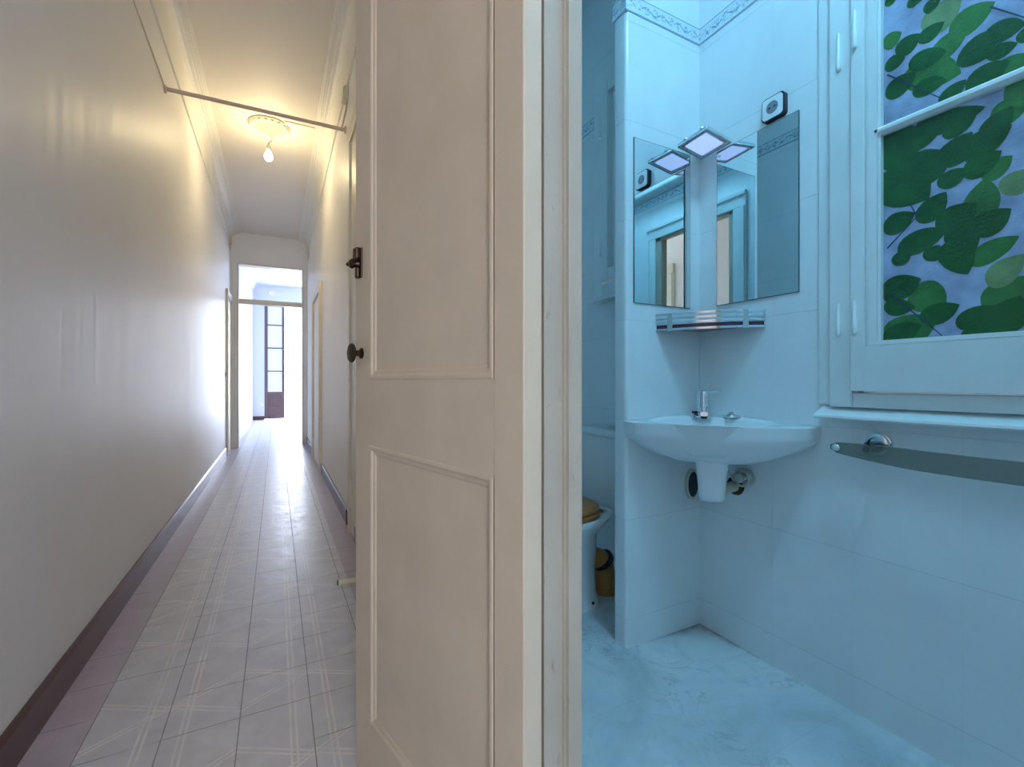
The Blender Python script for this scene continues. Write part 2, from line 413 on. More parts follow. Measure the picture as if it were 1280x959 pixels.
# ceiling rose
RX, RY = -.055, 4.62
b = N(); prof = [(.17, 0), (.17, .008), (.15, .02), (.135, .02), (.12, .03), (.085, .034), (.07, .05), (.045, .058), (.03, .075), (.001, .08)]
lathe(b, (RX, RY, HC), (0, 0, -1), prof, 40)
M_ROSE = Mat('old_rose_plaster', (.60, .55, .42), .6).m
rose = tag(obj('ceiling_rose', b, M_ROSE, None, 40), 'small plaster ceiling rose above the bare bulb', 'ceiling rose')
b = N()
for i in range(18):
    a = 2 * PI * i / 18
    m = Matrix.Translation((RX + .142 * math.cos(a), RY + .142 * math.sin(a), HC - .022)) @ Matrix.Diagonal((1, 1, .6, 1))
    bmesh.ops.create_uvsphere(b, u_segments=10, v_segments=6, radius=.017, matrix=m)
obj('bead_ring', b, M_CORN, rose, 60)
# bulb on its cord
t = thing('pendant_bulb', (RX, RY, HC - .08), 'bare glowing light bulb hanging on a short cord from the rose', 'light bulb')
b = N(); tube(b, bez((RX, RY, HC - .078), (RX + .035, RY, HC - .10), (RX + .03, RY, HC - .135), (RX - .004, RY, HC - .15), 10) + [(RX - .006, RY, HC - .18)], .005, 8); obj('cord', b, M_PLASTIC, t, 60)
b = N(); lathe(b, (RX - .006, RY, HC - .175), (0, 0, -1), [(.01, 0), (.017, .006), (.019, .03), (.017, .045), (.001, .046)], 20); obj('lamp_holder', b, M_PLASTIC, t, 40)
b = N(); lathe(b, (RX - .006, RY, HC - .218), (0, 0, -1), [(.012, 0), (.014, .012), (.028, .035), (.034, .058), (.030, .08), (.016, .094), (.001, .098)], 24); obj('bulb', b, M_BULB, t, 70)
# cable channel from rose to right wall
b = N(); box(b, RX + .15, XR - .135, RY - .16, RY - .148, HC - .010, HC, bev=.002); box(b, RX + .12, RX + .165, RY - .16, RY - .10, HC - .010, HC, bev=.002)
tag(obj('cable_channel', b, M_CORN), 'slim cable channel on the ceiling right of the rose', 'cable channel')
# junction boxes
def jbox(x, s, y, z, w, h, label, mat=M_PLASTIC, cable=.3):
    t = thing('junction_box', (x, y, z), label, 'junction box')
    b = N(); box(b, min(x, x + s * .03), max(x, x + s * .03), y - w / 2, y + w / 2, z, z + h, bev=.005); obj('box', b, mat, t)
    b = N(); box(b, min(x + s * .03, x + s * .036), max(x + s * .03, x + s * .036), y - w / 2 + .006, y + w / 2 - .006, z + .006, z + h - .006, bev=.002); obj('cover', b, mat, t)
    b = N(); tube(b, [(x + s * .006, y, z + .003), (x + s * .006, y + .05, z - .03), (x + s * .006, y + cable, z - .045)], .005, 8); obj('cable', b, M_RUST, t, 60)
jbox(XR, -1, 3.40, 2.99, .10, .085, 'small beige junction box high on the right wall near the pipe')
jbox(XL, 1, 7.85, 3.035, .10, .06, 'small brown junction box high in the left corner at the hallway end', M_RUST, .15)
jbox(XR, -1, 7.6, 2.99, .10, .08, 'small beige junction box high in the right corner at the hallway end', M_PLASTIC, .3)
b = N(); box(b, XL, XL + .008, 7.20, 7.27, 1.07, 1.15, bev=.003); t = tag(obj('light_switch', b, M_WHITEP), 'white light switch with a dark rocker at the far end of the left wall', 'switch')
b = N(); box(b, XL + .008, XL + .014, 7.222, 7.248, 1.085, 1.135, bev=.002); obj('rocker', b, M_BLACK, t)
# door stop peg on the right skirting
b = N(); y, z = 2.245, .062
t = thing('door_stop', (XR - .05, y, z), 'cream peg door stop low beside the free edge of the open door', 'door stop')
lathe(b, (PX0, y, z), (-1, 0, .05), [(.016, 0), (.0135, .02), (.0125, .10), (.0145, .135), (.013, .145)], 20); obj('peg', b, M_PLASTIC, t, 50)
b = N(); lathe(b, (PX0 - .1447, y, z + .0072), (-1, 0, .05), [(.0125, 0), (.0125, .004), (.001, .005)], 20); obj('rubber_tip', b, M_BLACK, t, 50)

# ------------------------------------------------------------------ open bathroom door
DW, DH, DTK = .654, 2.108, .040
rot = math.atan2(.973, -.232)
door = thing('door_1', (.336, .609, 0), 'open cream panelled bathroom door filling the middle of the view', 'door', None, 'structure', rot, world=False)
pz = [(.155, .845), (1.005, 1.985)]; px0, px1 = .074, .565
b = N()
box(b, 0, px0, -DTK, 0, .006, DH, bev=.0025); box(b, px1, DW, -DTK, 0, .006, DH, bev=.0025)
for za, zb in ((.006, pz[0][0]), (pz[0][1], pz[1][0]), (pz[1][1], DH)): box(b, px0, px1, -DTK, 0, za, zb)
def recess(bm, x0, x1, z0, z1, s):                 # moulding that runs round a sunk panel
    y0 = 0 if s > 0 else -DTK
    steps = [(0, .0), (.003, .0016), (.008, .002), (.012, 0), (.014, -.0025), (.021, -.004), (.025, -.007)]
    loft(bm, [[(x0 + o, y0 + s * h, z0 + o), (x1 - o, y0 + s * h, z0 + o), (x1 - o, y0 + s * h, z1 - o), (x0 + o, y0 + s * h, z1 - o)] for o, h in steps], False, False)
for z0, z1 in pz: recess(b, px0, px1, z0, z1, 1); recess(b, px0, px1, z0, z1, -1)
obj('leaf', b, M_DOOR, door)
for z0, z1 in pz:
    b = N(); box(b, px0 + .001, px1 - .001, -DTK + .007, -.007, z0 + .001, z1 - .001); obj('panel', b, M_DOOR, door)
# knob on the visible face
kx, kz = DW - .040, 1.074
b = N(); lathe(b, (kx, 0, kz), (0, 1, 0), [(.014, 0), (.014, .003), (.008, .006), (.0075, .018), (.011, .021), (.0235, .0235), (.0245, .027), (.022, .030), (.001, .032)], 32); k = obj('knob', b, M_BRONZE, door, 40)
# privacy bolt
bx_, bz = DW - .032, 1.305
b = N(); box(b, bx_ - .014, bx_ + .014, 0, .004, bz - .038, bz + .038, bev=.0015); box(b, bx_ - .012, bx_ + .013, .004, .016, bz + .008, bz + .038, bev=.003); box(b, bx_ - .009, bx_ + .010, .004, .012, bz - .038, bz - .012, bev=.003)
bo = obj('bolt', b, M_BRONZE, door)
b = N(); lathe(b, (bx_, .004, bz - .002), (.25, 1, -.1), [(.011, 0), (.009, .008), (.010, .013), (.013, .018), (.009, .024), (.001, .026)], 20)
tube(b, [(bx_ - .012, .012, bz + .006), (bx_, .020, bz + .004), (bx_ + .024, .024, bz - .002)], .005, 10); obj('thumb_turn', b, M_BRONZE, bo, 40)
# hinges on the knuckle side
for hz in (.30, 1.80):
    b = N(); tube(b, [(-.001, -DTK - .004, hz - .05), (-.001, -DTK - .004, hz + .05)], .0055, 12); obj('hinge', b, M_JAMB, door, 60)

# door frame in the partition
t = thing('door_frame', (.41, OY1, 0), 'chipped cream frame between the open door and the bathroom', 'door frame', None, 'structure')
def jamb(bm, y, s):
    pts = [(.377, y), (.411, y), (.4125, y - s * .004), (.4155, y - s * .004), (.417, y - s * .010), (PX1 - .007, y - s * .010), (PX1 - .003, y - s * .006), (PX1, y - s * .002), (PX1, y + s * .048), (.377, y + s * .048)]
    prism(bm, pts, 2, 0, OT + .0)
b = N(); jamb(b, OY1 + .004, 1); obj('jamb', b, M_JAMB, t)
b = N(); jamb(b, OY0 - .004, -1); obj('jamb', b, M_JAMB, t)
b = N(); prism(b, [(.377, OT), (.413, OT), (.416, OT - .01), (PX1, OT - .01), (PX1, OT + .048), (.377, OT + .048)], 1, OY0 - .052, OY1 + .052); obj('head', b, M_JAMB, t)
for ya, yb in ((.652, .745), (-.125, -.032)):
    b = N(); box(b, PX1, PX1 + .016, ya, yb, 0, 2.125, bev=.004); box(b, PX1 + .010, PX1 + .024, ya + (.06 if ya > 0 else .008), ya + (.085 if ya > 0 else .033), 0, 2.125, bev=.004); obj('casing', b, M_BPAINT, t)
b = N(); box(b, PX1, PX1 + .016, -.125, .745, 2.125, 2.225, bev=.004); box(b, PX1 + .010, PX1 + .026, -.125, .745, 2.195, 2.225, bev=.004); obj('head_casing', b, M_BPAINT, t)

# ------------------------------------------------------------------ bathroom shell
b = N(); box(b, XR, BX + .2, BYB - .1, BYF + .1, -.1, .001); struct('floor_bathroom', b, M_MARBLE, 'pale blue grey marbled floor of the bathroom', 'floor')
W1 = (-.02, .800, .925, 2.42)   # main window opening  y0 y1 z0 z1
W2 = (1.50, 1.925, 1.50, 2.58)  # small window beside the toilet
b = N(); wall_open(b, BX, BX + .16, [W1, W2], BYB - .1, BYF + .1, BC); struct('wall_right_bath', b, M_TX, 'white tiled bathroom wall with the leafy window', 'wall')
b = N(); box(b, PX1, BX, BYF, BYF + .1, 0, BC); struct('wall_bath_far', b, M_TY, 'white tiled wall beyond the toilet', 'wall')
b = N(); box(b, PX1, BX, BYB - .1, BYB, 0, BC); struct('wall_bath_back', b, M_TY, 'white tiled bathroom wall behind the viewpoint', 'wall')
b = N(); box(b, PX1, BX + .2, BYB - .1, BYF + .1, BC, BC + .1); struct('ceiling_bathroom', b, M_BCEIL, 'plain bathroom ceiling', 'ceiling')
b = N(); loft(b, [[(x, y, z) for x, y in [(BX, PY0), (BX, PY1)] + [(PIERX + .014 - .014 * math.sin(a), PY1 - .014 + .014 * math.cos(a)) for a in [PI / 2 * i / 5 for i in range(6)]] + [(PIERX + .014 - .014 * math.cos(a), PY0 + .014 - .014 * math.sin(a)) for a in [PI / 2 * i / 5 for i in range(6)]]] for z in (0, BC)])
struct('wall_pier', b, M_TY, 'short white tiled partition behind the basin hiding the toilet', 'wall', 50)
# floral border strips
ZB0, ZB1, TH = 2.393, 2.459, .004
def border(nm, bm, label): struct(nm, bm, M_BORDER, label, 'tile border')
b = N(); box(b, BX - TH, BX, BYB, PY0, ZB0, ZB1); border('trim_4', b, 'blue floral tile border above the window wall mirror')
b = N(); box(b, PIERX + .0, BX - TH, PY0 - TH, PY0, ZB0, ZB1); box(b, PIERX - TH, PIERX, PY0 - TH, PY1, ZB0, ZB1); border('trim_5', b, 'blue floral tile border round the top of the partition')
b = N(); box(b, BX - TH, BX, 1.99, BYF, ZB0, ZB1); border('trim_6', b, 'blue floral tile border beside the small window near the toilet')
b = N(); box(b, PX1, PX1 + TH, BYB, BYF, ZB0, ZB1); border('trim_7', b, 'blue floral tile border above the bathroom doorway')
b = N(); box(b, PX1, PX1 + .10, BYB, 1.25, ZB1 + .004, ZB1 + .15, bev=.012); struct('trim_8', b, M_BPAINT, 'white boxed ledge above the doorway reflected in the mirrors', 'ledge')

# ------------------------------------------------------------------ main window
win = thing('window_1', (BX, .40, .925), 'white wooden window with green leaf printed glass', 'window', None, 'structure')
b = N(); box(b, BX - .012, BX + .03, .800, .842, .93, 2.50, bev=.003); obj('casing', b, M_BPAINT, win)
b = N()
box(b, BX - .030, BX + .06, .738, .801, .925, 2.42, bev=.004); box(b, BX - .030, BX + .06, -.02, .043, .925, 2.42, bev=.004)
box(b, BX + .0, BX + .06, .72, .74, .93, 2.41); box(b, BX + .0, BX + .06, .04, .06, .93, 2.41); box(b, BX, BX + .06, .05, .73, .93, .985); box(b, BX, BX + .06, .05, .73, 2.355, 2.41)
box(b, BX - .028, BX + .06, .043, .738, .925, .968, bev=.004); box(b, BX - .028, BX + .06, .043, .738, 2.37, 2.42, bev=.004)
obj('frame', b, M_BPAINT, win)
S0, S1, SZ0, SZ1 = .046, .735, .974, 2.366          # sash outer
G0, G1, GZ0, GZM0, GZM1, GZ1 = .128, .663, 1.119, 1.702, 1.728, 2.27
XS0, XS1 = BX - .044, BX - .002
b = N()
box(b, XS0, XS1, G0 - .037, G1 + .037, SZ0, GZ0 - .014); box(b, XS0, XS1, G0 - .037, G1 + .037, GZ1 + .014, SZ1)
box(b, XS0, XS1, G1 + .036, S1, SZ0, SZ1, bev=.003); box(b, XS0, XS1, S0, G0 - .036, SZ0, SZ1, bev=.003)
# stepped glazing moulding
def step_ring(bm, o0, o1, xa, xb):
    loft(bm, [[(x, G0 - o, GZ0 - o * .42), (x, G1 + o, GZ0 - o * .42), (x, G1 + o, GZ1 + o * .42), (x, G0 - o, GZ1 + o * .42)] for o, x in ((o0, xb), (o0, xa), (o1, xa), (o1, xb))], False, False)
step_ring(b, .040, .028, XS0 + .010, XS1); step_ring(b, .030, .006, XS0 + .004, XS1); step_ring(b, .007, .0, XS0 + .012, XS1)
obj('sash', b, M_BPAINT, win)
b = N(); zc = (GZM0 + GZM1) / 2
prism(b, [(XS0 + .010, GZM0 + .004), (XS0 + .004, zc - .004), (XS0 + .004, zc + .004), (XS0 + .010, GZM1 - .004), (XS0 + .016, GZM1), (XS1, GZM1), (XS1, GZM0), (XS0 + .016, GZM0)], 1, G0 - .01, G1 + .012)
obj('glazing_bar', b, M_BPAINT, win)
# leaf printed panes
XG = BX - .016
def clip(poly, y0, y1, z0, z1):
    for ax, v, s in ((0, y0, 1), (0, y1, -1), (1, z0, 1), (1, z1, -1)):
        out = []
        for i in range(len(poly)):
            a, c = poly[i], poly[(i + 1) % len(poly)]
            ia, ic = (a[ax] - v) * s >= 0, (c[ax] - v) * s >= 0
            if ia: out.append(a)
            if ia != ic:
                k = (v - a[ax]) / (c[ax] - a[ax]); out.append((a[0] + (c[0] - a[0]) * k, a[1] + (c[1] - a[1]) * k))
        poly = out
        if len(poly) < 3: return []
    return poly
def leaf(p, q, w, tip=1.):
    p, q = Vector(p), Vector(q); d = q - p; L = d.length; n = Vector((-d.y, d.x)) / L
    bend = random.uniform(-.06, .06) * L
    prof = [(0, 0), (.03, .36), (.10, .66), (.2, .88), (.33, 1.), (.48, 1.), (.62, .90), (.75, .71), (.86, .46), (.94, .22), (1, 0)]
    R = [p + d * t + n * (w * L * h + bend * math.sin(PI * t)) for t, h in prof]
    Lf = [p + d * t - n * (w * L * h - bend * math.sin(PI * t)) for t, h in prof[1:-1]]
    return [tuple(v) for v in R + Lf[::-1]]
lv = []                                             # (base, tip, width, tone) in crop pixels
T_, B_ = 0, 210
def L(oy, x0, y0, x1, y1, w, m):
    a, c = on_x(1080 + x0 / 4.36, oy + y0 / 4.36, XG), on_x(1080 + x1 / 4.36, oy + y1 / 4.36, XG)
    dy, dz = (c.y - a.y) * .07, (c.z - a.z) * .07
    lv.append(((a.y - dy, a.z - dz), (c.y + dy, c.z + dz), w * (1.08 if m == 1 else 1.3), m))
for a in [(0, 330, 160, 520, -10, .36, 3), (0, 480, 190, 700, 20, .30, 2), (0, 380, 330, 560, 150, .26, 2), (0, 240, 400, 510, 400, .24, 2), (0, 690, 430, 900, 300, .30, 2),
          (210, 780, 140, 900, 10, .36, 3), (210, 590, 520, 830, 380, .20, 2), (210, 690, 780, 900, 600, .30, 2), (210, 120, 920, 380, 830, .28, 2), (210, 600, 300, 660, 70, .24, 2), (210, 700, 640, 860, 480, .25, 3),
          (0, 700, 630, 900, 560, .34, 2), (210, 290, 650, 430, 760, .34, 2), (0, 820, 560, 900, 500, .3, 3), (210, 660, 60, 800, -60, .3, 2),
          (0, 330, 60, 415, -10, .40, 1), (0, 180, 285, 300, 190, .42, 1), (0, 300, 220, 430, 125, .34, 1), (0, 655, 205, 870, 135, .32, 1), (0, 570, 240, 685, 300, .48, 1), (0, 675, 300, 830, 240, .32, 1),
          (0, 570, 490, 780, 340, .34, 1), (0, 120, 370, 220, 315, .40, 1), (0, 255, 345, 440, 285, .30, 1), (0, 130, 525, 275, 405, .36, 1), (0, 275, 500, 440, 440, .30, 1), (0, 420, 560, 550, 440, .30, 1), (0, 110, 250, 200, 180, .4, 2),
          (0, 860, 230, 930, 130, .4, 1), (0, 240, 20, 320, -10, .4, 1), (0, 120, 30, 180, -30, .4, 1),
          (0, 300, 690, 640, 590, .20, 1), (0, 225, 800, 420, 690, .34, 1), (0, 110, 740, 230, 920, .36, 1), (0, 420, 900, 580, 730, .36, 1), (0, 550, 860, 790, 690, .32, 1), (0, 560, 960, 740, 830, .34, 1), (0, 660, 760, 800, 590, .32, 1), (0, 230, 950, 440, 840, .36, 1), (0, 440, 740, 600, 640, .32, 1),
          (210, 120, 40, 340, 160, .36, 1), (210, 270, 70, 440, 10, .34, 1), (210, 410, 90, 560, 10, .34, 1), (210, 425, 350, 600, 200, .38, 1), (210, 590, 350, 790, 230, .36, 1), (210, 120, 345, 270, 250, .34, 1), (210, 310, 290, 440, 140, .32, 1), (210, 200, 450, 440, 340, .26, 1),
          (210, 450, 400, 600, 330, .40, 1), (210, 420, 500, 620, 380, .34, 1), (210, 450, 430, 560, 570, .32, 1), (210, 345, 500, 410, 425, .44, 1), (210, 165, 520, 250, 450, .36, 1), (210, 110, 700, 300, 610, .34, 1), (210, 120, 750, 270, 760, .3, 1), (210, 320, 820, 510, 750, .30, 1),
          (210, 520, 860, 710, 760, .30, 1), (210, 660, 900, 900, 700, .28, 1), (210, 540, 930, 700, 870, .3, 1), (210, 120, 940, 300, 860, .3, 1)]: L(*a)
for k in range(60):                                  # the print goes on past the frame edge, and over the top
    y, z = random.uniform(.10, .40), random.uniform(1.1, 2.3)
    if k > 40: y, z = random.uniform(.40, .66), random.uniform(2.06, 2.3)
    a = random.uniform(-.3, 1.4); l = random.uniform(.06, .13)
    lv.append(((y, z), (y - l * math.cos(a), z + l * math.sin(a)), random.uniform(.28, .42), random.choice((1, 1, 2, 2, 3))))
twigs = []
for oy, x0, y0, x1, y1 in ((210, 130, 440, 330, 225), (210, 150, 690, 430, 915), (0, 130, 410, 440, 545), (0, 690, 40, 900, 105), (210, 290, 260, 250, 190)):
    a, c = on_x(1080 + x0 / 4.36, oy + y0 / 4.36, XG), on_x(1080 + x1 / 4.36, oy + y1 / 4.36, XG)
    d = Vector((c.y - a.y, c.z - a.z)); n = Vector((-d.y, d.x)).normalized() * .0022
    twigs.append([(a.y + n.x, a.z + n.y), (a.y - n.x, a.z - n.y), (c.y - n.x * .5, c.z - n.y * .5), (c.y + n.x * .5, c.z + n.y * .5)])
for z0, z1 in ((GZ0 - .004, GZM0 + .002), (GZM1 - .002, GZ1 + .004)):
    b = N(); y0, y1 = G0 - .004, G1 + .004
    f = b.faces.new([b.verts.new((XG, y, z)) for y, z in ((y0, z0), (y1, z0), (y1, z1), (y0, z1))]); f.material_index = 0
    k = 0
    for p, q, w, m in lv + [(None, t_, 0, 4) for t_ in twigs]:
        poly = clip(leaf(p, q, w) if p else q, y0, y1, z0, z1)
        k += 1
        if len(poly) >= 3:
            x = XG - .00003 * k - .0002
            try: f = b.faces.new([b.verts.new((x, y, z)) for y, z in poly]); f.material_index = m
            except ValueError: pass
    o = obj('pane', b, M_FILM, win)
# hinges
for y, z, h in ((.772, 1.145, .085), (.722, 1.145, .085), (.772, 1.955, .10), (.722, 1.985, .10)):
    xh = BX - .033 if y > .74 else XS0 - .003
    b = N(); lathe(b, (xh, y, z), (0, 0, 1), [(.002, -.006), (.0055, -.002), (.0062, .006), (.0062, h * .5), (.005, h * .5 + .001), (.005, h), (.003, h + .006), (.001, h + .012)], 14); obj('hinge', b, M_BPAINT, win, 50)
b = N(); prism(b, [(BX + .01, .932), (BX - .056, .899), (BX - .058, .893), (BX - .054, .888), (BX + .0, .905), (BX + .01, .905)], 1, -.06, .832)
obj('sill', b, M_BPAINT, win)

# small window near the toilet
w2 = thing('window_2', (BX, 1.71, 1.50), 'small white window frame half hidden behind the tiled partition', 'window', None, 'structure')
b = N(); y0, y1, z0, z1 = W2
box(b, BX - .035, BX + .05, y1 - .02, y1 + .045, z0 - .05, z1 + .05, bev=.003); box(b, BX - .035, BX + .05, y0 - .045, y0 + .02, z0 - .05, z1 + .05, bev=.003)
box(b, BX - .035, BX + .05, y0 + .02, y1 - .02, z1 - .015, z1 + .05, bev=.003); box(b, BX - .035, BX + .05, y0 + .02, y1 - .02, z0 - .05, z0 + .02, bev=.003); obj('frame', b, M_BPAINT, w2)
b = N(); box(b, BX - .046, BX + .02, y1 - .075, y1 - .024, z0 + .025, z1 - .02, bev=.003); box(b, BX - .046, BX + .02, y0 + .024, y0 + .075, z0 + .025, z1 - .02, bev=.003)
box(b, BX - .044, BX + .02, y0 + .075, y1 - .075, z0 + .025, z0 + .09, bev=.003); box(b, BX - .044, BX + .02, y0 + .075, y1 - .075, z1 - .08, z1 - .02, bev=.003); obj('sash', b, M_BPAINT, w2)
b = N(); box(b, BX - .01, BX - .004, y0 + .07, y1 - .07, z0 + .085, z1 - .075); obj('panel', b, M_BPAINT, w2)
b = N(); prism(b, [(BX, z0 - .05), (BX - .07, z0 - .06), (BX - .07, z0 - .075), (BX, z0 - .075)], 1, y0 - .06, y1 + .06); obj('sill', b, M_BPAINT, w2)
for hz in (1.66, 2.28):
    b = N(); tube(b, [(BX - .049, y1 - .022, hz), (BX - .049, y1 - .022, hz + .10)], .006, 12); obj('hinge', b, M_BPAINT, w2, 60)

# ------------------------------------------------------------------ mirrors
def mirror(name, axis, a0, a1, z0, z1, label):
    b = N(); th = .005
    if axis == 'y':
        box(b, a0, a1, PY0 - th, PY0 - .0002, z0, z1, 1)
        f = b.faces.new([b.verts.new(p) for p in ((a0 + .0015, PY0 - th - .0004, z0 + .0015), (a1 - .0015, PY0 - th - .0004, z0 + .0015), (a1 - .0015, PY0 - th - .0004, z1 - .0015), (a0 + .0015, PY0 - th - .0004, z1 - .0015))])
    else:
        box(b, BX - th, BX - .0002, a0, a1, z0, z1, 1)
        f = b.faces.new([b.verts.new(p) for p in ((BX - th - .0004, a0 + .0015, z0 + .0015), (BX - th - .0004, a1 - .0015, z0 + .0015), (BX - th - .0004, a1 - .0015, z1 - .0015), (BX - th - .0004, a0 + .0015, z1 - .0015))])
    o = obj(name, b, [M_MIRROR, M_GEDGE]); tag(o, label, 'mirror', 'pair of corner mirrors above the basin')
    t = o
    for q in (0, 1):
        b = N()
        if axis == 'y': lathe(b, (a1 - .012 if q == 0 else a0 + .012, PY0 - th, z1 - .02), (0, -1, 0), [(.005, 0), (.005, .003), (.001, .005)], 12)
        else: lathe(b, (BX - th, a1 - .012 if q == 0 else a0 + .012, z1 - .02), (-1, 0, 0), [(.005, 0), (.005, .003), (.001, .005)], 12)
        if (axis == 'y' and q == 0) or (axis == 'x' and q == 0): obj('fixing_screw', b, M_CHROME, t, 50)
        else: b.free()
mirror('wall_mirror', 'y', 1.197, 1.497, 1.300, 1.925, 'frameless mirror on the partition left of the corner lamp')
mirror('wall_mirror', 'x', .907, 1.226, 1.303, 1.912, 'frameless mirror on the window wall below the black rimmed socket')

# socket above the right mirror
t = thing('wall_socket', (BX, .988, 1.918), 'square white socket with a thick black rim above the right mirror', 'socket')
def plate(bm, y0, y1, z0, z1, r, xa, xb): prism(bm, rrect(y0, y1, z0, z1, r), 0, xa, xb)
sy0, sy1, sz0, sz1 = .947, 1.029, 1.918, 2.000
b = N(); plate(b, sy0, sy1, sz0, sz1, .014, BX - .019, BX); obj('black_rim', b, M_BLACK, t)
b = N(); plate(b, sy0 + .005, sy1 - .005, sz0 + .005, sz1 - .005, .011, BX - .023, BX - .018); obj('face_plate', b, M_WHITEP, t)
b = N(); lathe(b, (BX - .0225, .988, 1.959), (-1, 0, 0), [(.021, 0), (.021, .0015), (.0185, .0018), (.018, .0009), (.001, .0009)], 32); so = obj('plug_recess', b, M_GREYP, t, 30)
b = N()
for dy in (-.0095, .0095): lathe(b, (BX - .0235, .988 + dy, 1.959), (-1, 0, 0), [(.003, 0), (.003, .0012), (.001, .0013)], 12)
obj('pin_holes', b, M_BLACK, so)

# corner lamp
t = thing('wall_lamp', (BX, PY0, 1.925), 'chrome square glass lamp fixed in the corner between the two mirrors', 'lamp')
LXc, LYc, LZ = 1.478, 1.226, 1.930
tilt = Matrix.Translation((LXc, LYc, LZ)) @ Matrix.Rotation(math.radians(8), 4, 'Y') @ Matrix.Rotation(math.radians(-3), 4, 'X')
def tmesh(name, fn, mat, parent, smooth=0):
    b = N(); fn(b); bmesh.ops.transform(b, matrix=tilt, verts=b.verts); return obj(name, b, mat, parent, smooth)
hw = .070
def fr(b):
    prism(b, rrect(-hw, hw, -hw, hw, .006), 2, -.003, .006)
def lens(b):
    prism(b, rrect(-hw + .022, hw - .020, -hw + .022, hw - .020, .004), 2, -.0055, -.0028)
def edge(b):
    for r0, r1 in ((hw, hw - .004), (hw - .013, hw - .017)):
        loft(b, [[(p[0], p[1], z) for p in rrect(-r, r, -r, r, .005)] for r, z in ((r0, -.003), (r0, -.006), (r1, -.006), (r1, -.003))], False, False)
def hous(b):
    loft(b, [[(p[0], p[1], z) for p in rrect(-r, r, -r, r, .01)] for r, z in ((.058, .006), (.055, .012), (.040, .022), (.022, .028))])
tmesh('glass_frame', fr, Mat('frosted_glass_plate', (.50, .55, .58), .25).m, t); tmesh('lens', lens, M_LED, t); tmesh('rim', edge, M_CHROME, t); tmesh('housing', hous, M_SATIN, t, 40)
for q in ((-hw + .004, .03), (-hw + .004, -.045)):
    tmesh('thumb_screw', lambda b: lathe(b, (q[0], q[1], .004), (0, 0, 1), [(.009, 0), (.009, .004), (.004, .005), (.004, .010), (.001, .011)], 16), M_SATIN, t, 40)
b = N(); tube(b, [(LXc, LYc, LZ + .024), (LXc + .02, LYc + .02, LZ + .036), (BX - .022, PY0 - .022, LZ + .036)], .007, 12); obj('arm', b, M_CHROME, t, 60)
b = N(); prism(b, [(BX - .001, PY0 - .001), (BX - .055, PY0 - .001), (BX - .052, PY0 - .016), (BX - .016, PY0 - .052), (BX - .001, PY0 - .055)], 2, LZ + .018, LZ + .058); obj('corner_mount', b, M_PLASTIC, t)

# corner shelf with chrome rails
t = thing('corner_shelf', (BX, PY0, 1.20), 'small corner shelf with chrome rails under the mirrors', 'shelf')
EA, EB = Vector((1.312, PY0)), Vector((BX, 1.028)); KC = Vector((BX, PY0))
def arc(off=0., n=22):
    mid = (EA + EB) / 2; dirn = (mid - KC).normalized(); ctrl = mid + dirn * .060
    out = []
    for i in range(n + 1):
        s = i / n; p = EA * (1 - s) ** 2 + ctrl * 2 * s * (1 - s) + EB * s * s
        out.append(p + (KC - p).normalized() * off)
    return out
b = N(); pl = [(p.x, p.y) for p in arc(.004)] + [(BX - .0005, PY0 - .0005)]
prism(b, pl, 2, 1.2065, 1.2205); obj('shelf_plate', b, M_SHELFBASE, t)
for z in (1.2020, 1.2270, 1.2435, 1.2600):
    b = N(); pts = [Vector((p.x, p.y, z)) for p in arc(0)]
    rings = []
    for i, p in enumerate(pts):
        d = (pts[min(i + 1, len(pts) - 1)] - pts[max(i - 1, 0)]).normalized(); n = Vector((d.y, -d.x, 0))
        rings.append([p + n * a + Vector((0, 0, c)) for a, c in ((-.0016, -.0042), (.0016, -.0042), (.0022, 0), (.0016, .0042), (-.0016, .0042))])
    loft(b, rings); obj('rail', b, M_CHROME, t, 40)
A_ = arc(-.0025)
for i in (3, 18):
    p = A_[i]; d = (A_[i + 1] - A_[i - 1]).normalized(); n = Vector((d.y, -d.x))
    b = N(); q = [p + d * s * .009 + n * w for s, w in ((-1, -.002), (1, -.002), (1, .0022), (-1, .0022))]
    prism(b, [(v.x, v.y) for v in q], 2, 1.196, 1.263); obj('post', b, M_SATIN, t)

# ------------------------------------------------------------------ corner basin
bas = t = thing('basin', (1.40, 1.14, .58), 'white ceramic corner basin below the mirrors', 'basin')
EPS = .0008
A, B2, K = Vector((1.148, PY0 - EPS)), Vector((BX - EPS, .838)), Vector((BX - EPS, PY0 - EPS))
ctr = Vector((1.365, 1.108)); axd = Vector((.650, -.760)); axn = Vector((-.760, -.650))   # along the front, and towards it
out = []
f0, f1 = A + Vector((.0, -.055)), B2 + Vector((-.055, 0))
for i in range(41):
    s = i / 40; c1 = f0 + Vector((.035, -.125)); c2 = f1 + Vector((-.135, .04))
    out.append(f0 * (1 - s) ** 3 + c1 * 3 * s * (1 - s) ** 2 + c2 * 3 * s * s * (1 - s) + f1 * s ** 3)
poly = [A] + out + [B2, K]
def cast(a):
    d = Vector((math.cos(a), math.sin(a))); best = None
    for i in range(len(poly)):
        p, q = poly[i], poly[(i + 1) % len(poly)]; e = q - p
        den = d.x * e.y - d.y * e.x
        if abs(den) < 1e-9: continue
        w = p - ctr; tt = (w.x * e.y - w.y * e.x) / den; uu = (w.x * d.y - w.y * d.x) / den
        if tt > 0 and -1e-6 <= uu <= 1 + 1e-6 and (best is None or tt < best): best = tt
    return best
NN = 160
angs = sorted([2 * PI * i / NN for i in range(NN)] + [math.atan2(*(p - ctr).yx) % (2 * PI) for p in (A, B2, K)])
rad = [cast(a) for a in angs]
def zt(p): return .856 + .016 * max(0., min(1., ((p - ctr).dot(-axn) + .02) / .16))
